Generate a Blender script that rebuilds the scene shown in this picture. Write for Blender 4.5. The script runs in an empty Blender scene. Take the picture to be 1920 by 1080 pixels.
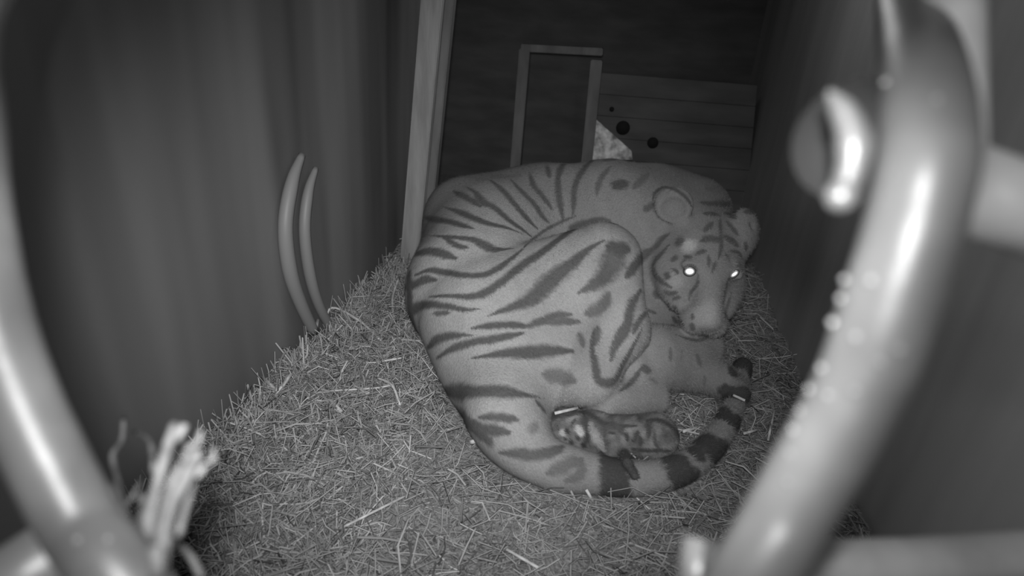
import bpy, bmesh, math, random
import numpy as np
from mathutils import Vector, Matrix
from mathutils.bvhtree import BVHTree
from mathutils.kdtree import KDTree
random.seed(7); rng = np.random.default_rng(11)
C = bpy.context.scene.collection
S = bpy.context.scene

# ------------------------------------------------------------ camera
FPX = 1144.0
CAM = np.array([0.0, 0.0, 1.0])
PITCH, YAW, ROLL = math.radians(25), math.radians(9), math.radians(4.5)
cf = np.array([-math.sin(YAW)*math.cos(PITCH), math.cos(YAW)*math.cos(PITCH), -math.sin(PITCH)])
r0 = np.array([math.cos(YAW), math.sin(YAW), 0.0])
u0 = np.cross(r0, cf)
cu = u0*math.cos(ROLL) - r0*math.sin(ROLL)
cr = r0*math.cos(ROLL) + u0*math.sin(ROLL)
cam = bpy.data.cameras.new('camera'); camo = bpy.data.objects.new('camera', cam); C.objects.link(camo)
camo.matrix_world = Matrix(((cr[0], cu[0], -cf[0], CAM[0]), (cr[1], cu[1], -cf[1], CAM[1]), (cr[2], cu[2], -cf[2], CAM[2]), (0, 0, 0, 1)))
cam.sensor_width = 36; cam.lens = FPX/1920*36; cam.clip_start = .02; cam.clip_end = 50
cam.dof.use_dof = True; cam.dof.focus_distance = 1.65; cam.dof.aperture_fstop = 2.6
S.camera = camo

def ray(px, py):
    return cf + cr*((px-960)/FPX) + cu*((540-py)/FPX)
def P(px, py, d):                       # a point seen at a pixel, d metres along the view axis
    return CAM + ray(px, py)*d
def G(px, py, z=0.0):                   # ... at height z
    v = ray(px, py); return CAM + v*((z-CAM[2])/v[2])
def QX(px, py, x):
    v = ray(px, py); return CAM + v*((x-CAM[0])/v[0])
def QY(px, py, y):
    v = ray(px, py); return CAM + v*((y-CAM[1])/v[1])
def proj(p):
    q = np.asarray(p)-CAM; d = q@cf
    return 960+FPX*(q@cr)/d, 540-FPX*(q@cu)/d, d

# ------------------------------------------------------------ light and exposure
S.view_settings.view_transform = 'Standard'; S.view_settings.look = 'None'
S.view_settings.gamma = 1; S.view_settings.use_curve_mapping = False
S.view_settings.exposure = 0.0
w = bpy.data.worlds.new('world'); S.world = w; w.use_nodes = True
w.node_tree.nodes['Background'].inputs[0].default_value = (.15, .15, .15, 1)
w.node_tree.nodes['Background'].inputs[1].default_value = 1.0

def spot(name, loc, target, power, deg, blend, size):
    l = bpy.data.lights.new(name, 'SPOT'); l.energy = power; l.spot_size = math.radians(deg)
    l.spot_blend = blend; l.shadow_soft_size = size
    o = bpy.data.objects.new(name, l); C.objects.link(o); o.location = loc
    o.rotation_euler = (Vector(target)-Vector(loc)).to_track_quat('-Z', 'Y').to_euler()
    return o
LP = CAM + cu*.05 - cf*.03
spot('infrared_lamp', LP, P(885, 545, 1.6), 86, 72, 1.0, .018)
LQ = CAM - cr*.02 + cu*.03 - cf*.04
#
spot('infrared_diode', LQ, P(110, 900, .9), 7.5, 84, 1.0, .008)
spot('infrared_diode', CAM + cr*.01 + cu*.10 - cf*.03, P(1820, 500, 1.3), 2.7, 150, 1.0, .014)

spot('side_fill_light', P(2150, 560, .34), P(1660, 560, 1.3), 4.2, 125, 1.0, .02)  # added fill light beyond the hoop, brightens the right wall
dl = bpy.data.lights.new('ceiling_fill_light', 'POINT'); dl.energy = 4.0; dl.shadow_soft_size = .12  # unseen fill light added near the ceiling to lift the dark walls
dlo = bpy.data.objects.new('ceiling_fill_light', dl); C.objects.link(dlo); dlo.location = (.05, 1.9, 1.38)
# ------------------------------------------------------------ materials
def mat(name, col, rough=.7, metal=0, spec=.3, noise=None, bump=None, attr=None):
    m = bpy.data.materials.new(name); m.use_nodes = True; nt = m.node_tree; b = nt.nodes['Principled BSDF']
    b.inputs['Base Color'].default_value = (col, col, col, 1); b.inputs['Roughness'].default_value = rough
    b.inputs['Metallic'].default_value = metal; b.inputs['Specular IOR Level'].default_value = spec
    tc = nt.nodes.new('ShaderNodeTexCoord'); src = None
    if attr:
        a = nt.nodes.new('ShaderNodeAttribute'); a.attribute_name = attr; src = a.outputs['Color']
    if noise:                                            # (scale vector, low, high, detail)
        mp = nt.nodes.new('ShaderNodeMapping'); mp.inputs['Scale'].default_value = noise[0]
        nt.links.new(tc.outputs['Object'], mp.inputs[0])
        n = nt.nodes.new('ShaderNodeTexNoise'); n.inputs['Scale'].default_value = 1; n.inputs['Detail'].default_value = noise[3]
        nt.links.new(mp.outputs[0], n.inputs[0])
        rp = nt.nodes.new('ShaderNodeMapRange'); rp.inputs[1].default_value = .3; rp.inputs[2].default_value = .7
        rp.inputs[3].default_value = noise[1]; rp.inputs[4].default_value = noise[2]
        nt.links.new(n.outputs[0], rp.inputs[0])
        if src:
            mx = nt.nodes.new('ShaderNodeVectorMath'); mx.operation = 'SCALE'
            nt.links.new(src, mx.inputs[0]); nt.links.new(rp.outputs[0], mx.inputs['Scale']); src = mx.outputs[0]
        else:
            cb = nt.nodes.new('ShaderNodeCombineColor')
            for i in range(3): nt.links.new(rp.outputs[0], cb.inputs[i])
            src = cb.outputs[0]
    if src: nt.links.new(src, b.inputs['Base Color'])
    if bump:                                             # (scale, distance, strength)
        n2 = nt.nodes.new('ShaderNodeTexNoise'); n2.inputs['Detail'].default_value = 4
        mp2 = nt.nodes.new('ShaderNodeMapping'); mp2.inputs['Scale'].default_value = bump[0]
        nt.links.new(tc.outputs['Object'], mp2.inputs[0]); nt.links.new(mp2.outputs[0], n2.inputs[0]); n2.inputs['Scale'].default_value = 1
        bp = nt.nodes.new('ShaderNodeBump'); bp.inputs['Distance'].default_value = bump[1]; bp.inputs['Strength'].default_value = bump[2]
        nt.links.new(n2.outputs[0], bp.inputs['Height']); nt.links.new(bp.outputs[0], b.inputs['Normal'])
    return m
M_wall = mat('dark_sheet', .06, .6, spec=.3, noise=((5, 5, .5), .10, .22, 2), bump=((8, 8, 3), .004, .3))
M_wallr = mat('dark_sheet_right', .06, .6, spec=.3, noise=((6, 6, .8), .3, .42, 3), bump=((8, 8, 3), .004, .3))
M_ceil = mat('dark_ceiling', .05, .8, noise=((2, 2, 2), .03, .07, 3))
M_back = mat('dark_boards', .08, .8, noise=((4, 4, 14), .07, .11, 3))
M_wood = mat('post_wood', .3, .8, spec=.2, noise=((30, 30, 5), .24, .36, 5), bump=((60, 60, 8), .003, .6))
M_fine = mat('frame_wood', .2, .8, spec=.2, noise=((20, 20, 5), .12, .19, 4))
M_mottled = mat('pale_mottled', .6, .8, noise=((30, 30, 30), .15, .85, 5))
M_pipe = mat('galvanised_pipe', .2, .42, metal=.2, spec=.5, noise=((11, 11, 11), .13, .33, 3), bump=((30, 30, 30), .003, .35))
M_chrome = mat('polished_steel', .12, .42, metal=.2, spec=.6)
M_near = mat('stalk_near', .16, .5, noise=((80, 80, 30), .08, .24, 4), bump=((150, 150, 30), .002, .6))
M_pale = mat('pale_pipe', .6, .45, noise=((18, 18, 18), .55, .85, 4), bump=((40, 40, 40), .002, .3))
M_disc = mat('dull_steel', .035, .5, metal=.1, spec=.4)
M_glare = mat('pale_glare', .24, .5, spec=.4)  # tone of the dome glare arcs
M_drop = mat('droplet', .3, .25, spec=.8)
M_straw = mat('straw', .4, .65, spec=.3, attr='tone')
M_soil = mat('straw_litter', .3, .9, spec=.1, noise=((120, 120, 60), .14, .34, 6), bump=((90, 90, 90), .01, 1))
M_stalk = mat('straw_stalk_pale', .5, .6, spec=.3, noise=((60, 60, 60), .35, .7, 3))
M_fur = mat('tiger_fur', .3, .85, spec=.12, attr="tone", noise=((260, 260, 260), .86, 1.12, 3), bump=((190, 190, 190), .003, .5))
M_hair = mat('tiger_hair', .3, .7, spec=.2, attr='tone')
M_nose = mat('nose_skin', .10, .5)
M_eye = mat('eye_shine', .95, .42, metal=1.0)
M_rim = mat('eye_rim', .05, .5)

# ------------------------------------------------------------ mesh helpers
def link(name, me, m, parent=None):
    o = bpy.data.objects.new(name, me); C.objects.link(o)
    if m and not len(me.materials): me.materials.append(m)
    if parent: o.parent = parent; o.matrix_parent_inverse = parent.matrix_world.inverted()
    return o
def from_arrays(name, v, f, m, parent=None, smooth=True, tone=None):
    me = bpy.data.meshes.new(name); me.from_pydata([], [], []) if False else None
    v = np.asarray(v, np.float32); f = np.asarray(f, np.int32); n = f.shape[1]
    me.vertices.add(len(v)); me.vertices.foreach_set('co', v.ravel())
    me.loops.add(f.size); me.loops.foreach_set('vertex_index', f.ravel())
    me.polygons.add(len(f)); me.polygons.foreach_set('loop_start', np.arange(0, f.size, n, dtype=np.int32))
    me.polygons.foreach_set('loop_total', np.full(len(f), n, np.int32))
    me.update(calc_edges=True); me.validate()
    if smooth: me.shade_smooth()
    if tone is not None: set_tone(me, tone)
    return link(name, me, m, parent)
def set_tone(me, t):
    a = me.attributes.new('tone', 'FLOAT_COLOR', 'POINT')
    c = np.ones((len(t), 4), np.float32); c[:, :3] = np.asarray(t)[:, None]; a.data.foreach_set('color', c.ravel())
def tag(o, label=None, cat=None, group=None, kind=None):
    if label: o['label'] = label
    if cat: o['category'] = cat
    if group: o['group'] = group
    if kind: o['kind'] = kind
    return o
def empty(name, loc):
    o = bpy.data.objects.new(name, None); C.objects.link(o); o.location = loc; o.empty_display_size = .05
    o.matrix_world = Matrix.Translation(Vector(loc)); return o
def prism(name, pts, thick, nrm, m, parent=None, bev=0.0):
    """polygon given by its front corners, extruded by thick along nrm"""
    bm = bmesh.new(); n = Vector(nrm).normalized()*thick
    a = [bm.verts.new(Vector(p)) for p in pts]; b = [bm.verts.new(Vector(p)+n) for p in pts]
    bm.faces.new(a); bm.faces.new(b[::-1]); k = len(a)
    for i in range(k): bm.faces.new((a[i], b[i], b[(i+1) % k], a[(i+1) % k]))
    bmesh.ops.recalc_face_normals(bm, faces=bm.faces)
    if bev: bmesh.ops.bevel(bm, geom=bm.edges[:], offset=bev, segments=2, affect='EDGES')
    me = bpy.data.meshes.new(name); bm.to_mesh(me); bm.free()
    return link(name, me, m, parent)
def beam(name, a, b, wa, da, m, parent=None, side=(1, 0, 0), bev=.004):
    """a four-sided timber from a to b: wa wide along side, da deep"""
    a = Vector(a); b = Vector(b); t = (b-a).normalized(); s = Vector(side); s = (s-t*s.dot(t)).normalized(); q = t.cross(s)
    c = [a+s*(i*wa/2)+q*(j*da/2) for i, j in ((-1, -1), (1, -1), (1, 1), (-1, 1))]
    return prism(name, c, (b-a).length, t, m, parent, bev)
def catmull(pts, n):
    pts = [np.asarray(p, float) for p in pts]; q = [2*pts[0]-pts[1]]+pts+[2*pts[-1]-pts[-2]]; out = []
    for i in range(1, len(q)-2):
        for k in range(n):
            t = k/n; a, b, c, d = q[i-1], q[i], q[i+1], q[i+2]
            out.append(.5*((2*b)+(-a+c)*t+(2*a-5*b+4*c-d)*t*t+(-a+3*b-3*c+d)*t**3))
    out.append(q[-2]); return out
def tube_arrays(pts, rad, seg=12, closed=False, cap=True):
    pts = np.array(pts, float); n = len(pts); rad = np.broadcast_to(np.asarray(rad, float), (n,))
    if closed: tan = np.roll(pts, -1, 0)-np.roll(pts, 1, 0)
    else: tan = np.gradient(pts, axis=0)
    tan /= np.linalg.norm(tan, axis=1)[:, None]
    ref = np.array([0, 0, 1.]) if abs(tan[0][2]) < .9 else np.array([1., 0, 0]); V = []; prev = np.cross(tan[0], ref); prev /= np.linalg.norm(prev)
    for i in range(n):
        s = prev-tan[i]*(prev@tan[i]); s /= np.linalg.norm(s); prev = s; q = np.cross(tan[i], s)
        an = np.arange(seg)*2*math.pi/seg
        V.append(pts[i]+rad[i]*(np.cos(an)[:, None]*s+np.sin(an)[:, None]*q))
    V = np.concatenate(V); F = []
    for i in range(n if closed else n-1):
        a = i*seg; b = ((i+1) % n)*seg
        for k in range(seg): F.append((a+k, a+(k+1) % seg, b+(k+1) % seg, b+k))
    return V, F
def tube(name, pts, rad, m, parent=None, seg=16, closed=False):
    V, F = tube_arrays(pts, rad, seg, closed)
    bm = bmesh.new(); vs = [bm.verts.new(v) for v in V]
    for f in F: bm.faces.new([vs[i] for i in f])
    if not closed: bm.faces.new(vs[:seg][::-1]); bm.faces.new(vs[-seg:])
    bmesh.ops.recalc_face_normals(bm, faces=bm.faces)
    me = bpy.data.meshes.new(name); bm.to_mesh(me); bm.free(); me.shade_smooth()
    return link(name, me, m, parent)

# ------------------------------------------------------------ the den
XL, XR, YB = -0.83, 0.64, 3.7
ZC = 1.5
def panel(name, pts, thick, nrm, m): return tag(prism(name, pts, thick, nrm, m), kind='structure')
FLOOR = panel('floor', [(-1.2, -.4, -.02), (1.5, -.4, -.02), (1.5, 4.6, -.02), (-1.2, 4.6, -.02)], .05, (0, 0, -1), M_soil)
YP = 2.05                                                     # the left wall ends at the post
panel('wall_left', [(XL, -.3, -.02), (XL, 2.5, -.02), (XL, 2.5, ZC), (XL, -.3, ZC)], .04, (-1, 0, 0), M_wall)
panel('wall_right', [(XR, -.3, -.02), (XR, YB, -.02), (XR, YB, ZC), (XR, -.3, ZC)], .04, (1, 0, 0), M_wallr)
panel('ceiling', [(-1.2, -.3, ZC), (1.4, -.3, ZC), (1.4, 4.6, ZC), (-1.2, 4.6, ZC)], .04, (0, 0, 1), M_ceil)
panel('wall_back', [(-1.3, YB, -.02), (1.6, YB, -.02), (1.6, YB, ZC), (-1.3, YB, ZC)], .04, (0, 1, 0), M_back)
panel('wall_far_left', [(-1.25, YP, -.02), (-1.25, YB, -.02), (-1.25, YB, ZC), (-1.25, YP, ZC)], .04, (-1, 0, 0), M_wall)

# the rough post at the end of the left wall
post = empty('wooden_post', (-.76, 2.1, 0)); tag(post, 'pale upright wooden post at the end of the left wall, behind the tiger rump', 'post')
a_, b_ = QY(772, 470, 2.1), QY(813, 0, 2.1); t_ = (b_-a_)/(b_[2]-a_[2])
lo = a_+t_*(-.02-a_[2]); hi = a_+t_*(ZC-a_[2])
beam('post_shaft', lo, hi, .072, .05, M_wood, post, bev=.003)
beam('side_batten', lo+np.array([.052, .02, 0]), hi+np.array([.052, .02, 0]), .028, .04, M_fine, post, bev=.003)

# door frame on the far side
YF = 3.1
fr = empty('door_frame', QY(1040, 300, YF)*np.array([1, 1, 0])); tag(fr, 'dim grey timber door frame standing in the dark behind the tiger back', 'door frame')
def run(x0, y0, x1, y1, z0, z1, wd, nm, par, Y=YF, dd=.05, m=M_fine):
    p, q = QY(x0, y0, Y), QY(x1, y1, Y); t = (q-p)/(q[2]-p[2])
    return beam(nm, p+t*(z0-p[2]), p+t*(z1-p[2]), wd, dd, m, par)
ztop = QY(1050, 95, YF)[2]
run(968, 300, 985, 90, 0, ztop-.005, .052, 'jamb', fr)
run(1102, 290, 1121, 95, 0, ztop-.025, .055, 'jamb', fr)
p_, q_ = QY(978, 89, YF), QY(1131, 97, YF); beam('lintel', p_, q_, .034, .054, M_fine, fr, side=(0, 0, 1))
# board partition right of the frame
bp = [QY(*p, YF+.06) for p in ((1118, 136), (1330, 158), (1330, 420), (1100, 420))]
par = empty('board_partition', bp[3]); tag(par, 'dark knotted board partition right of the door frame', 'partition')
def board(y0, y1, nm='board'):
    prism(nm, [QY(1120-(y0-136)*.09, y0, YF+.06), QY(1420-(y0-136)*.09, y0+24, YF+.06), QY(1420-(y1-136)*.09, y1+24, YF+.06), QY(1120-(y1-136)*.09, y1, YF+.06)], .02, (0, 1, 0), M_back, par, .002)
for y0 in (136, 176, 216, 256, 296, 336): board(y0, y0+39.3)
for (x, y, r) in ((1168, 240, .035), (1224, 268, .028), (1147, 205, .012)):
    c = QY(x, y, YF+.055); tube('knot_hole', [c, c+np.array([0, .012, 0])], r, mat('knot', .012, .9), par, 14)
# pale mottled triangle, built as a thin plate
tri = [QY(*p, YF-.02) for p in ((1115, 222), (1184, 283), (1186, 300), (1105, 300))]
o = prism('pale_triangle', tri, .02, (0, 1, 0), M_mottled, None, .002); tag(o, 'bright mottled triangular plate right of the door frame', 'board')

# ------------------------------------------------------------ solid modelling by distance fields
class Field:
    pad = .03
    def __init__(s, lo, hi, h):
        s.lo = np.array(lo, np.float32); s.h = h; s.n = np.ceil((np.array(hi)-s.lo)/h).astype(int)+1
        s.d = np.full(s.n, .2, np.float32)
    def box(s, c0, c1):
        i0 = np.clip(((c0-s.lo)/s.h).astype(int), 0, s.n); i1 = np.clip(np.ceil((c1-s.lo)/s.h).astype(int)+1, 0, s.n)
        sl = tuple(slice(a, b) for a, b in zip(i0, i1))
        ax = [(s.lo[k]+s.h*np.arange(i0[k], i1[k])).astype(np.float32) for k in range(3)]
        return sl, np.meshgrid(*ax, indexing='ij', sparse=True)
    def cone(s, a, b, ra, rb, k=.03, op='u'):
        a = np.asarray(a, np.float32); b = np.asarray(b, np.float32); m = max(ra, rb)+k+s.pad
        sl, (X, Y, Z) = s.box(np.minimum(a, b)-m, np.maximum(a, b)+m)
        ab = b-a; L = max(float(ab@ab), 1e-9)
        t = np.clip(((X-a[0])*ab[0]+(Y-a[1])*ab[1]+(Z-a[2])*ab[2])/L, 0, 1)
        d = np.sqrt((X-a[0]-t*ab[0])**2+(Y-a[1]-t*ab[1])**2+(Z-a[2]-t*ab[2])**2)-(ra+(rb-ra)*t)
        s.mix(sl, d, k, op)
    def ell(s, c, R, ax, k=.03, op='u'):
        """ax: three orthonormal rows, R: radii"""
        c = np.asarray(c, np.float32); ax = np.asarray(ax, np.float32); m = max(R)+k+.03
        sl, (X, Y, Z) = s.box(c-m, c+m); x, y, z = X-c[0], Y-c[1], Z-c[2]
        q = [(ax[i][0]*x+ax[i][1]*y+ax[i][2]*z) for i in range(3)]
        k0 = np.sqrt(sum((q[i]/R[i])**2 for i in range(3))); k1 = np.sqrt(sum((q[i]/R[i]**2)**2 for i in range(3)))+1e-6
        s.mix(sl, k0*(k0-1)/k1, k, op)
    def mix(s, sl, d, k, op):
        e = s.d[sl]
        if op == 'u':
            h = np.maximum(k-np.abs(e-d), 0)/k; s.d[sl] = np.minimum(e, d)-h*h*k*.25
        else:
            d = -d; h = np.maximum(k-np.abs(e-d), 0)/k; s.d[sl] = np.maximum(e, d)+h*h*k*.25
    def union(s, o, k):
        h = np.maximum(k-np.abs(s.d-o.d), 0)/k; s.d = np.minimum(s.d, o.d)-h*h*k*.25
    def mesh(s):
        """surface nets"""
        d = s.d; ins = d < 0; nx, ny, nz = d.shape
        cs = sum(ins[i:nx-1+i, j:ny-1+j, k:nz-1+k].astype(np.int8) for i in (0, 1) for j in (0, 1) for k in (0, 1))
        cell = (cs > 0) & (cs < 8); idx = np.full(cell.shape, -1, np.int64); ci = np.argwhere(cell); idx[cell] = np.arange(len(ci))
        acc = np.zeros((len(ci), 3)); cnt = np.zeros(len(ci))
        offs = [(i, j, k) for i in (0, 1) for j in (0, 1) for k in (0, 1)]
        val = {o: d[ci[:, 0]+o[0], ci[:, 1]+o[1], ci[:, 2]+o[2]] for o in offs}
        for a in offs:
            for ax in range(3):
                if a[ax]: continue
                b = list(a); b[ax] = 1; b = tuple(b); va, vb = val[a], val[b]; m = (va < 0) != (vb < 0)
                t = np.where(m, va/np.where(m, va-vb, 1), 0)
                p = np.array(a, float)[None].repeat(len(ci), 0); p[:, ax] += t
                acc[m] += p[m]; cnt[m] += 1
        V = s.lo+s.h*(ci+acc/cnt[:, None]); F = []
        for ax in range(3):
            u, v = [(1, 2), (2, 0), (0, 1)][ax]
            sl0 = [slice(1, n-1) for n in d.shape]; sl1 = list(sl0); sl0[ax] = slice(0, d.shape[ax]-1); sl1[ax] = slice(1, d.shape[ax])
            A = ins[tuple(sl0)]; B = ins[tuple(sl1)]; e = np.argwhere(A != B); flip = A[tuple(e.T)]
            off = np.ones(3, int); off[ax] = 0; e = e+off
            def cid(du, dv):
                q = e.copy(); q[:, u] -= du; q[:, v] -= dv; return idx[tuple(q.T)]
            q = np.stack([cid(1, 1), cid(0, 1), cid(0, 0), cid(1, 0)], 1)
            q[~flip] = q[~flip][:, ::-1]; F.append(q)
        F = np.concatenate(F); F = F[(F >= 0).all(1)]
        return V, F

# ------------------------------------------------------------ the tiger
h = .0048
def mkf(): return Field((-.62, .95, -.03), (.78, 2.45, .60), h)
A = mkf()
# torso and neck
body = [(895, 545, 1.75, .205), (925, 470, 1.93, .215), (1030, 440, 2.05, .225), (1140, 430, 2.07, .225), (1220, 440, 2.00, .19), (1290, 455, 1.90, .135)]
for (x0, y0, d0, ra), (x1, y1, d1, rb) in zip(body, body[1:]): A.cone(P(x0, y0, d0), P(x1, y1, d1), ra, rb, .04)
A.cone(P(1190, 560, 1.95), P(1120, 600, 1.9), .17, .17, .08)            # chest and belly down to the straw
A.cone(P(872, 408, 2.0), P(1010, 385, 2.12), .132, .13, .06)
A.cone(P(1230, 380, 2.08), P(1300, 400, 2.0), .13, .12, .06)
# head
EYE = P(1335, 511, 1.70)
def cv(x, y, z): v = cr*x+cu*y+cf*z; return v/np.linalg.norm(v)
HF = cv(-.10, -.84, -.50); HR = cv(1, -.06, .16); HR = HR-HF*(HR@HF); HR /= np.linalg.norm(HR); HU = np.cross(HR, HF)
if HU@cf > 0: HU = -HU
HC = EYE-HU*.048-HF*.085
AX = np.array([HR, HF, HU])
def H(r, f, u): return HC+HR*r+HF*f+HU*u
A.ell(H(0, -.02, 0), (.098, .12, .082), AX, .03)
A.ell(H(0, .05, .005), (.085, .08, .062), AX, .03)
for s_ in (-1, 1):
    A.ell(H(.085*s_, .045, -.035), (.055, .085, .05), AX, .03)            # ruff
    A.ell(H(.062*s_, .11, -.03), (.05, .07, .045), AX, .03)
    A.ell(H(.030*s_, .205, -.022), (.038, .042, .04), AX, .02)           # whisker pads
    A.ell(H(.060*s_, .078, .052), (.030, .018, .014), AX, .015)          # brow
A.cone(H(0, .06, .025), H(0, .205, .012), .050, .034, .025)
A.ell(H(0, .228, .012), (.026, .016, .018), AX, .012)
A.cone(H(0, .12, -.06), H(0, .195, -.058), .045, .034, .02)             # jaw
for s_ in (-1, 1): A.ell(H(.062*s_, .092, .062), (.017, .012, .012), AX, .008, 's')
ears = []
for ex, ey, ed, tw in ((1263, 384, 1.77, -1), (1398, 420, 1.79, 1)):
    c = P(ex, ey, ed); n = cv(.25*tw, -.05, -1); a1 = cv(1, .15*tw, .25*tw); a1 -= n*(a1@n); a1 /= np.linalg.norm(a1); a2 = np.cross(n, a1)
    ax = np.array([a1, a2, n]); A.ell(c, (.056 if tw < 0 else .032, .052 if tw < 0 else .046, .024), ax, .025); A.ell(c+n*.024-cu*.020, (.043 if tw < 0 else .022, .042 if tw < 0 else .034, .026), ax, .008, 's'); ears.append((c, n))
A.ell(P(1385, 448, 1.80), (.045, .06, .045), AX, .05)
A.cone(P(1290, 450, 1.93), HC-HU*.03, .12, .085, .06)
# near hind leg
B = mkf()
B.cone(P(925, 600, 1.66), P(1125, 476, 1.66), .185, .086, .04)
B.cone(P(925, 600, 1.66), P(945, 690, 1.58), .185, .15, .06)
B.cone(P(945, 690, 1.58), P(960, 790, 1.50), .15, .088, .06)
B.cone(P(1010, 640, 1.62), P(1080, 560, 1.62), .14, .11, .06)
B.cone(P(1148, 490, 1.66), P(1165, 620, 1.62), .078, .068, .05)
B.cone(P(1165, 620, 1.62), P(1105, 712, 1.56), .068, .06, .04)
B.cone(P(1105, 712, 1.58), P(1040, 690, 1.56), .06, .10, .05)
A.union(B, .014)
B = mkf()                                                              # hind foot and far hind leg
B.cone(G(1130, 745, .085), G(1225, 748, .055), .062, .045, .02)
B.cone(G(1180, 700, .10), G(1250, 690, .09), .08, .07, .03)
# forelegs
B.cone(G(1190, 660, .12), G(1290, 690, .085), .085, .062, .03)
B.cone(G(1290, 690, .085), G(1350, 712, .06), .062, .052, .02)
for k in range(4): B.ell(G(1352+k*6, 700+k*11, .05)+np.array([.02, -.01, 0]), (.032, .022, .026), np.eye(3), .01)
B.cone(G(1230, 660, .14), G(1320, 650, .12), .08, .06, .03)
A.union(B, .012)
# tail
tail = [(938, 772, .15, .068), (978, 836, .095, .056), (1030, 872, .068, .049), (1100, 886, .055, .046), (1160, 896, .046, .040), (1215, 896, .044, .037), (1270, 882, .042, .036), (1315, 854, .040, .034),
        (1346, 820, .038, .032), (1368, 782, .036, .030), (1381, 742, .036, .028), (1389, 705, .045, .027), (1393, 686, .055, .026)]
tp = [G(x, y, z) for x, y, z, r in tail]; tr = [t[3] for t in tail]
tpc = catmull(tp, 4); trc = np.interp(np.arange(len(tpc))/4, range(len(tr)), tr)
T = mkf(); T.pad = .13
for i in range(0, 10): T.cone(tpc[i], tpc[i+1], trc[i], trc[i+1], .006)
A.union(T, .12)
T = mkf()
for i in range(9, len(tpc)-1): T.cone(tpc[i], tpc[i+1], trc[i], trc[i+1], .006)
A.union(T, .02)
TV, TF = A.mesh(); BODY = A; del B, T

# the coat: light fur, dark stripes and a few painted shadows laid on the surface as lines with a width
def wob(p, sc, seed, n=7):
    r = np.random.default_rng(seed); q = np.zeros(len(p))
    for _ in range(n):
        k = r.normal(size=3); k *= sc*r.uniform(.6, 1.6)/np.linalg.norm(k); q += np.sin(p@k+r.uniform(0, 6.28))
    return q/math.sqrt(n)
class Coat:
    def __init__(s, V, F, base):
        s.V = V; s.bvh = BVHTree.FromPolygons(V.tolist(), F.tolist()); s.kd = KDTree(len(V))
        for i, v in enumerate(V): s.kd.insert(v, i)
        s.kd.balance(); s.t = base.copy(); s.cov = {}
    def mark(s, pts, wd, tone, soft=.5, org=(0, 0), sc=1.0, amt=1.0, taper=True):
        pts = [np.array([org[0]+x/sc, org[1]+y/sc]) for x, y in pts]; wd = np.atleast_1d(wd)*1.28/sc
        c = catmull(pts, 10) if len(pts) > 1 else pts
        ln = sum(np.linalg.norm(b-a) for a, b in zip(c, c[1:])); n = max(2, int(ln/2.5)) if len(c) > 1 else 1
        best = {}
        for i in range(n):
            t = i/max(n-1, 1); j = t*(len(c)-1); a = int(j); q = c[a] if a >= len(c)-1 else c[a]+(c[a+1]-c[a])*(j-a)
            wl = np.interp(t, np.linspace(0, 1, len(wd)), wd)
            if taper and n > 1: wl *= min(1, .35+2.6*t, .35+2.6*(1-t))
            v = ray(*q); hit = s.bvh.ray_cast(Vector(CAM), Vector(v).normalized())
            if hit[0] is None: continue
            R = wl/2*((np.array(hit[0])-CAM)@cf)/FPX
            for co, ix, ds in s.kd.find_range(hit[0], R*(1+soft)):
                g = ds/R
                if g < best.get(ix, 9): best[ix] = g
        if not best: return
        ix = np.fromiter(best, int); g = np.array([best[i] for i in ix]); g = g+.10*wob(s.V[ix], 420, 3)
        k = np.clip((1+soft-g)/(2*soft), 0, 1); k = k*k*(3-2*k)*amt
        s.t[ix] = s.t[ix]*(1-k)+tone*k
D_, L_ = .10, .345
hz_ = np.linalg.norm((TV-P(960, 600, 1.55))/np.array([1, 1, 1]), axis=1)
dull = np.clip((hz_-.24)/.22, 0, 1); dull = dull*dull*(3-2*dull)                       # lamp falloff away from the thigh, put into the fur tone; dorsal fur deeper
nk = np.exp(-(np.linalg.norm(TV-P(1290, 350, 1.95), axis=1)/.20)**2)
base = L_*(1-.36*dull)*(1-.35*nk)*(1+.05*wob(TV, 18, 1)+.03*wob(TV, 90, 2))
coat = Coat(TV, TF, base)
# sides the lens does not see still carry stripes round the body
TN = np.zeros_like(TV); fn = np.cross(TV[TF[:, 2]]-TV[TF[:, 0]], TV[TF[:, 3]]-TV[TF[:, 1]])
for k in range(4): np.add.at(TN, TF[:, k], fn)
TN /= np.linalg.norm(TN, axis=1)[:, None]+1e-12
vis = np.ones(len(TV), bool); vd = TV-CAM; dist = np.linalg.norm(vd, axis=1); vd /= dist[:, None]
fac = -(vd*TN).sum(1)
for i in np.nonzero(fac > -.05)[0][::1]:
    hh = coat.bvh.ray_cast(Vector(CAM), Vector(vd[i]))
    if hh[0] is not None and hh[3] < dist[i]-.02: vis[i] = False
vis &= fac > -.05
cc = P(1130, 640, 1.85); ang = np.arctan2(TV[:, 1]-cc[1], TV[:, 0]-cc[0]); band = np.sin(ang*15+1.3*wob(TV, 9, 5)+TV[:, 2]*6)
back = np.clip((band-.45)/.25, 0, 1)*(~vis)*(TV[:, 2] > .06)
coat.t = coat.t*(1-back)+D_*back
a_ = dict(org=(720, 260), sc=2.7); c_ = dict(org=(740, 600), sc=3.0); d_ = dict(org=(980, 640), sc=3.376)
f_ = dict(org=(1180, 380), sc=3.857); b_ = dict(org=(1080, 280), sc=2.8425)
M = coat.mark
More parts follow.
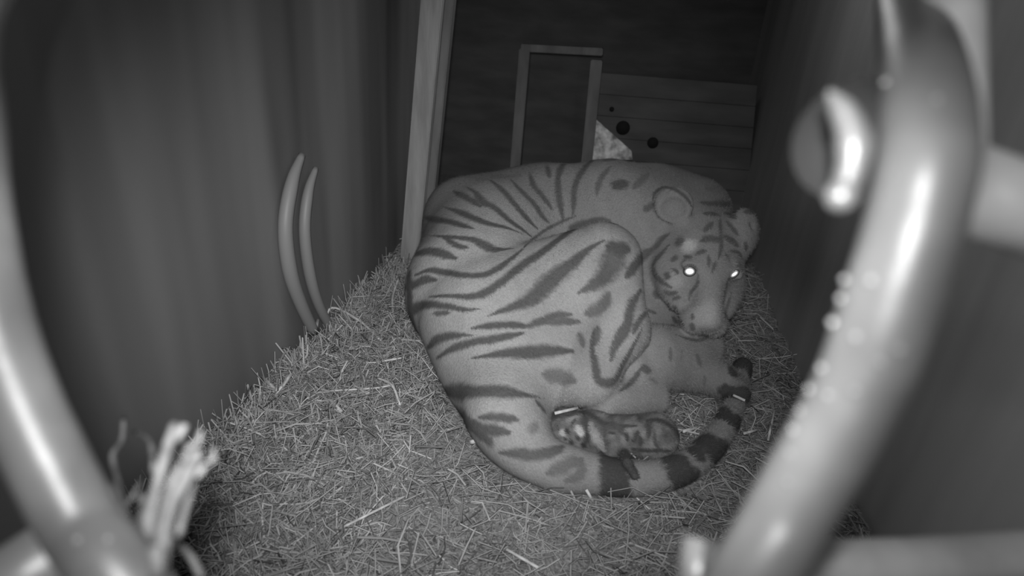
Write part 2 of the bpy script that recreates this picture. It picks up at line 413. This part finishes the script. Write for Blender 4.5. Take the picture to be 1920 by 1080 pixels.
for pts, wd, tn in (
    ([(350, 265), (420, 300), (490, 345)], 30, .10), ([(410, 240), (460, 270), (500, 320), (560, 350), (630, 410), (700, 460), (745, 495)], [14, 24, 44, 32, 30, 26, 20], D_),
    ([(540, 210), (600, 260), (660, 330), (720, 400), (775, 455)], 30, D_), ([(640, 205), (700, 270), (760, 330), (800, 390), (835, 425)], 26, D_),
    ([(735, 170), (760, 240), (810, 300), (850, 355)], 26, D_), ([(825, 130), (838, 200)], 22, D_), ([(880, 150), (882, 250), (890, 320), (905, 405)], 28, D_),
    ([(1130, 92), (1060, 105), (1000, 170), (965, 250), (960, 330), (955, 390)], [24, 26, 26, 24, 24, 16], D_), ([(940, 100), (900, 140), (885, 200)], 26, D_),
    ([(300, 345), (380, 370), (460, 405), (530, 430), (620, 450), (695, 480)], [20, 34, 38, 34, 22, 14], D_), ([(190, 395), (250, 408), (330, 420), (400, 440), (450, 455)], 32, D_),
    ([(215, 488), (300, 495), (370, 500), (450, 510), (500, 535), (560, 560), (655, 555)], [16, 24, 24, 30, 44, 50, 24], D_), ([(300, 500), (370, 540), (425, 552)], 26, D_),
    ([(130, 592), (220, 570), (290, 580), (365, 605)], 40, D_), ([(120, 520), (150, 470), (175, 430)], 50, .12),
    ([(155, 692), (230, 665), (300, 675), (400, 690), (500, 690), (570, 660), (640, 610), (700, 560)], 30, D_), ([(690, 570), (740, 520), (820, 460), (900, 420), (970, 392)], 14, D_),
    ([(230, 800), (330, 795), (430, 800), (510, 780), (600, 720), (700, 640), (790, 580), (870, 520), (940, 470), (1010, 435), (1090, 412), (1165, 430)], [30, 30, 34, 36, 34, 38, 38, 34, 42, 40, 46, 50], D_),
    ([(75, 765), (150, 740), (200, 715), (265, 715)], 38, D_), ([(525, 898), (600, 870), (680, 840), (760, 800), (830, 730), (900, 670), (960, 625), (1020, 570), (1110, 515)], [20, 36, 44, 64, 74, 66, 50, 44, 30], .11),
    ([(980, 782), (1060, 740), (1120, 690), (1160, 620), (1215, 555)], [26, 50, 70, 110, 90], .13), ([(1130, 545), (1240, 560)], 60, .09),
    ([(120, 905), (160, 860), (220, 840), (330, 850), (410, 865), (490, 860)], [50, 50, 34, 26, 20, 16], D_), ([(245, 885), (335, 882)], 20, .12),
    ([(445, 958), (560, 945), (660, 942), (720, 950)], 30, D_), ([(700, 960), (790, 925), (870, 895), (950, 890)], 32, .12), ([(820, 935), (900, 925), (990, 925)], 30, .13),
    ([(1300, 765), (1250, 850), (1230, 950), (1180, 1060)], 40, .11), ([(1335, 870), (1285, 930), (1260, 990)], 26, .11), ([(1080, 955), (1060, 1045)], 40, .13), ([(985, 985), (1010, 1050)], 34, .16),
    ([(1335, 565), (1280, 630), (1225, 700)], 46, .10), ([(1140, 785), (1100, 850), (1020, 885)], 56, .16)): M(pts, wd, tn, **a_)
for pts, wd, tn in (
    ([(5, 0), (30, 50), (80, 130), (150, 220), (200, 320), (260, 390)], [60, 60, 70, 76, 70, 40], .11), ([(175, 165), (240, 110), (320, 88), (435, 85)], [44, 46, 34, 18], D_),  # first mark: left rump rim, its edge shadow painted in with the stripe
    ([(235, 215), (320, 165), (420, 130), (520, 112), (640, 90), (724, 72)], 38, D_), ([(415, 218), (540, 197), (650, 185), (760, 182), (880, 172), (1000, 175)], [16, 30, 50, 66, 60, 56], D_),
    ([(255, 400), (330, 405), (420, 405), (520, 400), (620, 403), (700, 415), (840, 440)], [80, 96, 60, 64, 66, 46, 20], D_), ([(475, 548), (560, 545), (640, 553), (695, 564)], 38, D_),
    ([(410, 575), (500, 612), (640, 632)], 60, .10), ([(590, 745), (700, 752), (800, 760), (900, 735), (945, 710)], 52, .11),  # first mark is the underside shadow, painted into the fur
    ([(835, 305), (920, 318), (1010, 345)], 66, .16), ([(1120, 60), (1108, 160), (1130, 270), (1150, 340), (1230, 345), (1290, 240), (1330, 170), (1390, 50)], [34, 40, 40, 44, 44, 34, 32, 34], .11),
    ([(1290, 20), (1240, 130), (1215, 230)], 32, .12), ([(1258, 405), (1340, 340), (1385, 270)], 24, .11), ([(1400, 262), (1420, 290)], 36, .10), ([(790, 450), (850, 520)], 28, .12), ([(760, 622), (800, 590)], 46, .2),
    ([(860, 860), (930, 835), (1000, 800), (1050, 790)], 60, .14), ([(1050, 780), (1040, 870), (960, 905)], 50, .14)): M(pts, wd, tn, **c_)
for x, y, a, b, wd in ((1150, 862, 1156, 940, 46), (1270, 870, 1300, 925, 50), (1322, 826, 1372, 868, 46), (1302, 845, 1310, 852, 26), (1350, 772, 1395, 802, 30), (1362, 736, 1402, 740, 26), (1384, 670, 1412, 680, 46), (1372, 695, 1376, 700, 16), (1405, 690, 1408, 720, 14)):
    M([(x, y), ((x+a)/2, (y+b)/2), (a, b)], wd, .06, taper=False, soft=.25)
for pts, wd, tn in (([(935, 40), (935, 130)], 22, .14), ([(1010, 40), (1000, 130)], 16, .18), ([(1100, 80), (1128, 155)], 26, .13), ([(1150, 220), (1150, 280)], 18, .14), ([(755, 165), (810, 190)], 34, .12), ([(850, 265), (800, 230)], 18, .17)): M(pts, wd, tn, **d_)
M([(430, 310)], 80, .40, soft=.6, **f_); M([(560, 800)], 150, .31, soft=.7, **f_); M([(330, 560)], 100, .31, soft=.7, **f_); M([(760, 440)], 60, .33, soft=.7, **f_)
for pts, wd in (
    ([(290, 225), (240, 260), (200, 310), (150, 350), (100, 390), (30, 450)], 38), ([(288, 305), (240, 360), (195, 410), (175, 460), (185, 520), (235, 570), (300, 612)], 38), ([(355, 265), (370, 300)], 58),
    ([(305, 415), (345, 390)], 34), ([(395, 388), (460, 398)], 26), ([(480, 378), (520, 355), (558, 350)], 28), ([(268, 508), (280, 548)], 38), ([(305, 478), (340, 490), (352, 518)], 20), ([(250, 640), (300, 657), (350, 645)], 28),
    ([(310, 697), (375, 680)], 22), ([(280, 725), (300, 780)], 26), ([(320, 740), (345, 790)], 26), ([(310, 820), (350, 880)], 24), ([(355, 830), (400, 900)], 26), ([(655, 95), (660, 200), (665, 300), (648, 410)], 26),
    ([(602, 138), (570, 180), (540, 208)], 34), ([(522, 278), (570, 260), (620, 265), (665, 262)], 48), ([(700, 130), (740, 180), (785, 235)], 32), ([(688, 245), (730, 270), (785, 308)], 46),
    ([(535, 78), (600, 80), (645, 90)], 36), ([(685, 78), (740, 90), (775, 115)], 34), ([(840, 285), (845, 345)], 26), ([(720, 350), (780, 360), (822, 405)], 24), ([(690, 365), (722, 415)], 22), ([(625, 425), (600, 500)], 22), ([(570, 380), (580, 470)], 20),
    ([(497, 525), (492, 590), (450, 645), (430, 705)], 24), ([(455, 800), (458, 850)], 20), ([(450, 875), (462, 925)], 32), ([(340, 955), (430, 988), (500, 995), (560, 970), (650, 940)], 20), ([(770, 535), (715, 560), (700, 640)], 20),
    ([(740, 640), (700, 780), (690, 860)], 18), ([(180, 640), (215, 690)], 36), ([(110, 765), (200, 805)], 18), ([(500, 962), (560, 955)], 34), ([(400, 500), (395, 470), (440, 452), (480, 470), (490, 520)], 14)): M(pts, wd, .10, **f_)
for pts, wd, tn in (
    ([(408, 275), (425, 230), (470, 203), (530, 215), (590, 260), (618, 305)], 18, .08), ([(365, 325), (425, 285)], 32, .11), ([(665, 285), (740, 292), (835, 290)], 36, .09), ([(690, 345), (755, 345)], 28, .09), ([(800, 345), (850, 365)], 26, .09),
    ([(895, 335), (990, 325)], 30, .09), ([(695, 212), (765, 205)], 44, .13), ([(205, 195), (265, 180)], 56, .09), ([(305, 210), (385, 130)], 34, .13), ([(185, 90), (130, 160), (110, 240)], 26, .13), ([(150, 60), (220, 50)], 40, .13), ([(300, 60), (360, 70)], 40, .15)): M(pts, wd, tn, **b_)
M([(766, 520), (770, 590), (786, 640), (808, 690), (838, 742), (874, 790), (915, 826)], [22, 28, 32, 34, 34, 30, 20], .11, taper=False)  # left rim of the rump: stripe and edge shadow painted as one
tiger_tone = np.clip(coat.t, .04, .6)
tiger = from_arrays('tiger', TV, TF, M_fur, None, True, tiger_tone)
tag(tiger, 'adult striped tiger curled up on the straw, head turned to the camera', 'tiger')
print('tiger verts', len(TV))

# fine fur standing off the skin, coloured like the skin below it
def fur(name, V, F, N, tone, count, length, width, flow, parent, lift=.35):
    fi = rng.integers(0, len(F), count); u, v = rng.random((2, count, 1)); q = V[F[fi]]
    p = (q[:, 0]*(1-u)+q[:, 1]*u)*(1-v)+(q[:, 3]*(1-u)+q[:, 2]*u)*v; n = N[F[fi, 0]]
    d = flow(p)+rng.normal(0, .25, (count, 3)); d -= n*(d*n).sum(1)[:, None]; d /= np.linalg.norm(d, axis=1)[:, None]+1e-9
    t = d+n*lift*rng.uniform(.4, 1.6, (count, 1)); t /= np.linalg.norm(t, axis=1)[:, None]
    L = length*rng.uniform(.6, 1.3, (count, 1)); s = np.cross(t, n); s /= np.linalg.norm(s, axis=1)[:, None]+1e-9
    a, b, c = p-s*width/2-n*.001, p+s*width/2-n*.001, p+t*L
    vv = np.stack([a, b, c], 1).reshape(-1, 3); ff = np.arange(3*count).reshape(-1, 3)
    tt = np.repeat(tone[F[fi, 0]]*rng.uniform(.8, 1.25, count), 3)
    return tag(from_arrays(name, vv, ff, M_hair, parent, False, tt), kind='stuff')
def curl(p):
    r = p-cc; f = np.stack([-r[:, 1], r[:, 0], -.35+0*r[:, 0]], 1); return f/(np.linalg.norm(f, axis=1)[:, None]+1e-9)
fur('fur', TV, TF, TN, tiger_tone, 170000, .011, .0011, curl, tiger)
# eyes and nose
for s_, wd in ((-1, .0125), (1, .0125)):
    pc = P(1293, 509, 1.0) if s_ < 0 else P(1377, 514, 1.0); v = pc-CAM; v /= np.linalg.norm(v)
    hit = coat.bvh.ray_cast(Vector(CAM), Vector(v)); c = np.array(hit[0])
    bm = bmesh.new(); bmesh.ops.create_uvsphere(bm, u_segments=20, v_segments=14, radius=1)
    zz = -v; xx = np.cross(cu, zz); xx /= np.linalg.norm(xx); yy = np.cross(zz, xx); an = 0 if s_ < 0 else .7
    x2 = xx*math.cos(an)+yy*math.sin(an); y2 = -xx*math.sin(an)+yy*math.cos(an)
    Rm = Matrix(((x2[0], y2[0], zz[0]), (x2[1], y2[1], zz[1]), (x2[2], y2[2], zz[2]))).to_4x4()
    sc = (.0158, .0128, .0035) if s_ < 0 else (.0145, .0085, .0035)
    def disc(nm, k, off, m, par):
        b2 = bm.copy(); bmesh.ops.transform(b2, verts=b2.verts, matrix=Matrix.Translation(Vector(c+zz*off)) @ Rm @ Matrix.Diagonal((sc[0]*k, sc[1]*k, sc[2], 1)))
        me = bpy.data.meshes.new(nm); b2.to_mesh(me); b2.free(); me.shade_smooth(); return link(nm, me, m, par)
    e = disc('eye', 1.12, .004, M_rim, tiger); e['label'] = 'eye with a dark rim, glowing white in the lamp light'
    disc('eye_shine', .95, .0065, M_eye, e)

# ------------------------------------------------------------ the straw bed
def sdist(p):
    q = np.round((p-BODY.lo)/BODY.h).astype(int); ok = ((q >= 0) & (q < BODY.n)).all(1); d = np.full(len(p), .2)
    d[ok] = BODY.d[tuple(q[ok].T)]; return d
def bedz(x, y):
    p = np.stack([x, y, 0*x], 1)
    z = .012+.010*wob(p, 9, 21)+.006*wob(p, 30, 22)
    z += .045*np.exp(-((x-XL)/.10)**2)*(1+.5*wob(p, 14, 24)) + .030*np.exp(-((x-XR)/.10)**2)
    z += .05*np.exp(-((x+.55)/.16)**2-((y-1.55)/.3)**2)+.03*np.exp(-((x+.38)/.10)**2-((y-1.25)/.14)**2)
    return np.maximum(z, .002)
gx, gy = np.meshgrid(np.linspace(XL+.001, XR-.001, 120), np.linspace(.15, 3.4, 260), indexing='ij'); gz = bedz(gx.ravel(), gy.ravel())
BV = np.stack([gx.ravel(), gy.ravel(), gz], 1); ii = np.arange(119*259); i_, j_ = ii//259, ii % 259; q0 = i_*260+j_
bed = from_arrays('straw_bed', BV, np.stack([q0, q0+260, q0+261, q0+1], 1), M_soil)
tag(bed, 'deep bed of chopped straw covering the whole den floor', 'straw', kind='stuff')
def straws(name, n, parent, area, L0, L1, w0, w1, tilt, lift, tone):
    y = area[2]+(area[3]-area[2])*rng.random(n)**1.25; x = rng.uniform(area[0], area[1], n)
    c = np.stack([x, y, bedz(x, y)+lift*rng.random(n)], 1)
    az = rng.uniform(0, 2*math.pi, n); el = rng.normal(0, tilt, n); L = L0+(L1-L0)*rng.random(n)**2
    d = np.stack([np.cos(az)*np.cos(el), np.sin(az)*np.cos(el), np.sin(el)], 1)
    wd = (w0+(w1-w0)*rng.random(n)**2)[:, None]
    a = c-d*L[:, None]/2; b = c+d*L[:, None]/2; bend = rng.normal(0, .10, (n, 3))*L[:, None]; m = c+bend
    ok = (sdist(a) > .004) & (sdist(b) > .004) & (sdist(m) > .004)
    for q in (a, m, b): ok &= (q[:, 0] > XL+.006) & (q[:, 0] < XR-.006)
    a, m, b, d, wd = a[ok], m[ok], b[ok], d[ok], wd[ok]; n = len(a)
    s = np.cross(d, rng.normal(size=(n, 3))); s /= np.linalg.norm(s, axis=1)[:, None]; t = np.cross(d, s)
    V = []
    for q in (a, m, b):
        for k in range(3):
            an = k*2.0944; V.append(q+(s*math.cos(an)+t*math.sin(an)*.7)*wd/2)
    V = np.stack(V, 1).reshape(-1, 3); o = (np.arange(n)*9)[:, None, None]
    f = np.array([[r*3+k, r*3+(k+1) % 3, r*3+3+(k+1) % 3, r*3+3+k] for r in (0, 1) for k in range(3)])
    F = (o+f[None]).reshape(-1, 4); tt = np.repeat(np.clip(tone[0]+tone[1]*rng.normal(size=n), .08, .85), 9)
    return from_arrays(name, V, F, M_straw, parent, False, tt)
ar = (XL+.01, XR-.01, .35, 3.2)
tag(straws('fine_straw', 50000, bed, ar, .015, .06, .0015, .0042, .40, .022, (.29, .09)), kind='stuff')
tag(straws('long_straw', 8000, bed, ar, .05, .14, .003, .0062, .32, .04, (.34, .11)), kind='stuff')
tag(straws('standing_straw', 5500, bed, (XL+.01, -.35, .5, 2.1), .03, .10, .0025, .006, .8, .035, (.37, .11)), kind='stuff')
tag(straws('edge_straw', 1300, bed, (XL+.012, XL+.10, .7, 2.1), .05, .15, .003, .0075, 1.0, .04, (.36, .11)), kind='stuff')
# larger stalks that can be picked out
def stalk(pts, wpx, z, label, hollow=False):
    c = [G(x, y, .02) for x, y in pts]; c = [G(x, y, max(float(bedz(np.array([q[0]]), np.array([q[1]]))[0]), .01)+zz) for (x, y), q, zz in zip(pts, c, z)]
    for q in c: q[0] = max(q[0], XL+.006)
    d = float((c[0]-CAM)@cf); o = tube('straw_stalk', catmull(c, 5) if len(c) > 2 else [c[0], (c[0]+c[1])/2, c[1]], wpx*.5*d/FPX, M_stalk, None, 8)
    tag(o, label, 'straw', 'loose straw stalks lying on the bed')
for a in (([(600, 612), (622, 577), (672, 600), (716, 640)], 4.5, (.02, .05, .04, .02), 'kinked straw stalk arching over the bed edge by the left wall'),
          ([(478, 704), (524, 738)], 7, (.03, .02), 'thick straw stalk poking toward the left wall, crossed at its lower end'),
          ([(545, 702), (515, 745)], 7, (.04, .02), 'thick stalk leaning up against the one poking at the left wall'),
          ([(596, 600), (583, 660)], 7, (.07, .01), 'stout stalk standing upright at the bed edge near the left wall'),
          ([(614, 745), (640, 772)], 7, (.03, .03), 'short bright stalk left of the tiger rump'),
          ([(700, 680), (760, 670)], 4, (.03, .04), 'thin straw stalk pointing right at the tiger rump'),
          ([(706, 708), (735, 722), (750, 760)], 4.5, (.03, .04, .02), 'curved thin stalk beside the tiger rump'),
          ([(618, 733), (700, 728), (735, 722)], 4, (.03, .03, .03), 'long horizontal stalk left of the tiger rump'),
          ([(882, 829), (905, 826), (932, 834)], 9, (.03, .04, .03), 'broad pale straw leaf at the base of the tiger rump'),
          ([(1040, 775), (1083, 765)], 6, (.12, .12), 'bright straw lying along the back of the cub head'),
          ([(1088, 751), (1116, 757)], 6, (.09, .08), 'short bright straw between the tiger hind foot and the cub'),
          ([(1280, 809), (1306, 802)], 6.5, (.03, .03), 'bright straw just right of the cub rump'),
          ([(1394, 813), (1420, 806)], 5, (.03, .03), 'bright straw right of the tiger tail curve'),
          ([(1452, 770), (1440, 826)], 4, (.05, .02), 'slender straw standing near the right wall'),
          ([(1099, 918), (1112, 940)], 6, (.04, .02), 'short straw in front of the tiger tail'),
          ([(1252, 734), (1256, 758)], 5, (.04, .02), 'small upright straw below the tiger front paw'),
          ([(1375, 741), (1397, 751)], 5, (.085, .085), 'straw lying across the tail near its tip'),
          ([(640, 990), (700, 960), (760, 930)], 5, (.03, .04, .03), 'long stalk lying in the front left of the bed'),
          ([(950, 1030), (1010, 1065)], 6, (.03, .03), 'thick stalk at the front of the bed below the tail'),
          ([(740, 610), (736, 560), (748, 520)], 5, (.02, .05, .08), 'tall straw at the foot of the post')): stalk(*a)

# ------------------------------------------------------------ the cub
Cb = Field((-.22, 1.02, -.02), (.38, 1.62, .26), .0032)
def GP(x, y, z): return G(x, y, z)
cub = [(1060, 806, .075, .048), (1110, 812, .07, .050), (1170, 818, .065, .046), (1226, 818, .07, .058)]
for (x0, y0, z0, ra), (x1, y1, z1, rb) in zip(cub, cub[1:]): Cb.cone(GP(x0, y0, z0), GP(x1, y1, z1), ra, rb, .02)
Cb.cone(GP(1050, 800, .08), GP(1030, 796, .075), .045, .028, .02)                 # muzzle tucked to the left
for x, y in ((1082, 784), (1056, 778)): Cb.ell(GP(x, y, .115), (.016, .012, .018), np.eye(3), .008)
Cb.cone(GP(1115, 818, .09), GP(1145, 850, .035), .026, .017, .006)                # near foreleg
Cb.cone(GP(1145, 850, .035), GP(1158, 853, .025), .018, .015, .01)
Cb.cone(GP(1225, 825, .06), GP(1195, 846, .025), .038, .018, .012)                # hind leg
Cb.cone(GP(1195, 846, .025), GP(1170, 850, .022), .018, .014, .01)
Cb.cone(GP(1075, 822, .06), GP(1085, 838, .03), .024, .016, .008)
Cb.cone(GP(1168, 846, .06), GP(1176, 868, .10), .011, .010, .01); Cb.cone(GP(1176, 868, .10), GP(1190, 892, .095), .010, .008, .006)
CV, CF = Cb.mesh()
cn = np.zeros_like(CV); fn = np.cross(CV[CF[:, 2]]-CV[CF[:, 0]], CV[CF[:, 3]]-CV[CF[:, 1]])
for k in range(4): np.add.at(cn, CF[:, k], fn)
cn /= np.linalg.norm(cn, axis=1)[:, None]+1e-12
cc2 = Coat(CV, CF, np.clip(.15*(1+.25*wob(CV, 75, 31)+.22*wob(CV, 190, 32)), .05, .4))
k_ = dict(org=(980, 740), sc=5.647)
for pts, wd, tn in (
    ([(190, 275), (330, 230), (480, 200), (640, 185), (760, 240), (860, 310), (1000, 330), (1200, 330)], 60, .07), ([(640, 190), (660, 300), (680, 420), (650, 520)], 80, .07),
    ([(240, 300), (290, 350)], 50, .40), ([(420, 380), (430, 430)], 60, .42), ([(560, 330), (600, 390), (620, 430)], 60, .45), ([(370, 330), (380, 370)], 40, .05), ([(450, 370), (480, 400)], 50, .05), ([(560, 250), (520, 300), (510, 350)], 24, .06),
    ([(500, 470), (520, 530)], 36, .05), ([(560, 430), (600, 480)], 36, .06), ([(440, 450), (460, 500)], 30, .06), ([(620, 530), (660, 545)], 50, .04), ([(710, 300), (770, 450), (860, 600)], 70, .30),
    ([(880, 340), (1000, 340), (1060, 420)], 60, .09), ([(900, 400), (980, 410)], 24, .06), ([(1090, 400), (1110, 490)], 40, .06), ([(1220, 380), (1190, 460), (1160, 500)], 40, .06), ([(1240, 440), (1250, 540)], 44, .06),
    ([(1310, 270), (1330, 380), (1330, 460)], 44, .07), ([(1310, 270), (1420, 270), (1530, 310), (1620, 400), (1650, 500), (1600, 600)], 60, .06), ([(1390, 400), (1400, 500), (1440, 570)], 34, .08), ([(1120, 570), (1300, 590), (1450, 590), (1560, 600)], 44, .06),
    ([(1480, 340), (1500, 420)], 30, .10), ([(1560, 400), (1580, 500)], 24, .10)): cc2.mark(pts, wd, tn, **k_)
cc2.mark([(1168, 846), (1176, 868), (1190, 892)], 34, .07)
ct = np.clip(cc2.t, .04, .6)
cubo = from_arrays('tiger_cub', CV, CF, M_fur, None, True, ct)
tag(cubo, 'tiny dark spotted tiger cub lying against the curled adult, in the curve of its tail', 'tiger cub')
fur('fur', CV, CF, cn, ct, 30000, .008, .001, lambda p: np.tile(np.array([.8, .1, -.5]), (len(p), 1)), cubo, .5)

# ------------------------------------------------------------ pipe guard round the lens
cage = empty('pipe_guard', P(1738, 270, .27)); tag(cage, 'round steel pipe guard close to the lens, out of focus at both picture edges', 'guard')
hp = [(1680, -150, .46), (1700, 0, .39), (1728, 130, .285), (1740, 270, .247), (1718, 400, .243), (1678, 540, .246), (1606, 740, .256), (1492, 940, .270), (1412, 1080, .27), (1240, 1330, .28), (850, 1560, .30), (430, 1330, .30), (225, 1080, .30), (150, 980, .31), (78, 840, .31), (32, 740, .31), (-10, 620, .31), (-42, 480, .31), (-62, 250, .33), (-30, -50, .38), (300, -500, .45), (900, -720, .48), (1450, -480, .46)]
pts = [P(*q) for q in hp]; cl = catmull(pts[-2:]+pts+pts[:2], 8)[16:-8-1]; cl = cl[:len(pts)*8]
hoop = tube('hoop', cl, .0180, M_pipe, cage, 32, True)
tube('upright_pipe', [P(1790, -300, .33), P(1788, 0, .32), P(1786, 330, .295)], .0145, M_pale, cage, 24)
tube('side_bar', [P(1800, 350, .285), P(1920, 392, .285), P(2300, 540, .29)], .0205, M_pale, cage, 28)
tube('lower_bar', [P(1440, 1064, .36), P(1700, 1056, .38), P(1930, 1040, .40), P(2300, 1015, .42)], .0150, M_pale, cage, 24)
tube('corner_bar', [P(150, 1010, .335), P(-20, 1120, .33), P(-200, 1230, .33)], .020, M_pipe, cage, 24)
st = tube('short_stub', [P(1313, 1012, .31), P(1300, 1130, .30)], .0088, M_pipe, cage, 16); st['label'] = 'short upright stub with a flat top'
tube('weld_rib', [P(1334, 1014, .30), P(1322, 1130, .29)], .0030, M_chrome, st, 10)
# disc beside the hoop with a bright crescent before it
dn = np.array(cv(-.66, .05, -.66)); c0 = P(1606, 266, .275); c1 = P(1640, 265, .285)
dk = tube('grey_disc', [c0+dn*.003, c0-dn*.004], .0275, M_disc, cage, 40); dk['label'] = 'dull round disc left of the hoop'
tube('disc_ring', catmull([P(1598, 160, .28), P(1640, 190, .28), P(1662, 270, .28), P(1652, 340, .28), P(1640, 380, .275)], 6), .0045, M_disc, cage, 12)
tube('disc_arm', [c0, P(1690, 275, .27)], .006, M_disc, cage, 12)
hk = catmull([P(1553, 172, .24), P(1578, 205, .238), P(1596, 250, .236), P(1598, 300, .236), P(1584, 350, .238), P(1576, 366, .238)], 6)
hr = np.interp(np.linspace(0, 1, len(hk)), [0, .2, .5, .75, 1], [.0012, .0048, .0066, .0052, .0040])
ho = tube('crescent', hk, hr, M_chrome, dk, 16); ho['label'] = 'bright crescent before the disc'
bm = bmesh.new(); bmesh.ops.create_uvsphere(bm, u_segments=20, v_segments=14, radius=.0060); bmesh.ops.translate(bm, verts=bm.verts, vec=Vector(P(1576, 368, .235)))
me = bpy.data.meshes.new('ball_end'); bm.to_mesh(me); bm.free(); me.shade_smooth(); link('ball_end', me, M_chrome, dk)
# droplets clinging to the hoop
bvh = BVHTree.FromObject(hoop, bpy.context.evaluated_depsgraph_get()); bm = bmesh.new(); bmesh.ops.create_icosphere(bm, subdivisions=2, radius=1); dme = bpy.data.meshes.new('water_droplet'); bm.to_mesh(dme); bm.free(); dme.shade_smooth(); dme.materials.append(M_drop)
for x, y, r in ((1633, 526, 14), (1660, 155, 13), (1592, 492, 11), (1585, 525, 12), (1577, 560, 11), (1562, 605, 13), (1540, 690, 11), (1518, 730, 11), (1486, 806, 11), (1604, 632, 12), (1688, 656, 12), (1602, 735, 13), (1650, 680, 12), (1552, 742, 11), (1476, 905, 11), (1757, 185, 12), (145, 1012, 11), (203, 1010, 11), (1500, 770, 9), (1480, 850, 9)):
    p = P(x, y, .262); n_ = bvh.find_nearest(Vector(p)); c = n_[0] if x > 300 else bvh.ray_cast(Vector(CAM), Vector(ray(x, y)).normalized())[0]
    if c is None: c = n_[0]
    h_ = bvh.ray_cast(Vector(CAM), Vector(ray(x, y)).normalized()); c = h_[0] if h_[0] is not None else n_[0]
    o = bpy.data.objects.new('water_droplet', dme); C.objects.link(o); R = r*.17/FPX
    o.matrix_world = Matrix.LocRotScale(Vector(c), None, (R, R, R)); o.parent = hoop; o.matrix_parent_inverse = hoop.matrix_world.inverted()

# two glare arcs of the camera dome, built as solid bent tubes
for pts, rd, lb in (([(566, 290), (548, 340), (535, 420), (542, 500), (560, 560), (588, 622)], .018, 'left one of two pale glare arcs on the dark left wall'), ([(592, 315), (578, 360), (571, 430), (580, 510), (597, 570), (622, 620)], .015, 'right one of two pale glare arcs on the dark left wall')):
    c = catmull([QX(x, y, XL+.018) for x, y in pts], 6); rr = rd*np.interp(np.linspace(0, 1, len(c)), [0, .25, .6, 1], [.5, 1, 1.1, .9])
    tag(tube('glare_arc', c, rr, M_glare, None, 14), lb, 'glare', 'glare arcs on the left wall')

# straw stalks close to the lens, lower left
tuft = empty('straw_tuft', P(310, 1090, .30)); tag(tuft, 'blurred tuft of thick hollow straw ends close to the lens, lower left', 'straw')
def near(pts, wpx, d):
    c = [P(150+x/3.373, 760+y/3.373, dd) for (x, y), dd in zip(pts, np.linspace(d[0], d[1], len(pts)))]
    c = catmull(c, 5) if len(c) > 2 else [c[0], (c[0]+c[1])/2, c[1]]; r = wpx/3.373*.5*d[1]/FPX
    V, F = tube_arrays(c, r, 14); V2, F2 = tube_arrays(c, r*.72, 14); n = len(V); F = list(F)+[tuple(n+i for i in f[::-1]) for f in F2]
    for e in (0, n-14):
        for k in range(14):
            q = (e+k, e+(k+1) % 14, n+e+(k+1) % 14, n+e+k); F.append(q if e else q[::-1])
    return from_arrays('stalk', np.concatenate([V, V2]), F, M_near, tuft)
for pts, wd, d in (([(470, 1100), (430, 780), (520, 380), (600, 120)], 62, (.31, .36)), ([(500, 1100), (560, 680), (680, 430), (740, 300)], 80, (.30, .35)), ([(440, 1090), (560, 700), (690, 250)], 50, (.32, .38)),
                   ([(560, 900), (640, 760), (655, 600)], 46, (.33, .37)), ([(740, 440), (800, 370)], 46, (.34, .35)), ([(810, 365), (845, 330), (838, 280)], 36, (.35, .36)), ([(615, 220), (660, 125)], 46, (.35, .35)),
                   ([(695, 262), (745, 235), (765, 165)], 40, (.36, .37)), ([(345, 810), (240, 620), (178, 500)], 40, (.31, .33)), ([(320, 900), (270, 600), (205, 330), (262, 225), (275, 85)], 28, (.36, .46)), ([(290, 640), (385, 480)], 24, (.40, .42)),
                   ([(580, 880), (680, 930), (770, 1080)], 44, (.38, .36)), ([(400, 960), (420, 700), (380, 560)], 50, (.34, .38)), ([(470, 980), (540, 600), (640, 370)], 56, (.32, .36)), 
                   ([(350, 900), (400, 680), (480, 500), (600, 300)], 46, (.33, .39)), ([(620, 820), (700, 540), (745, 350)], 44, (.33, .37)), ([(470, 420), (440, 230), (350, 170)], 26, (.36, .46)), ([(480, 900), (490, 1100)], 90, (.29, .29))): near(pts, wd, d)
#REST
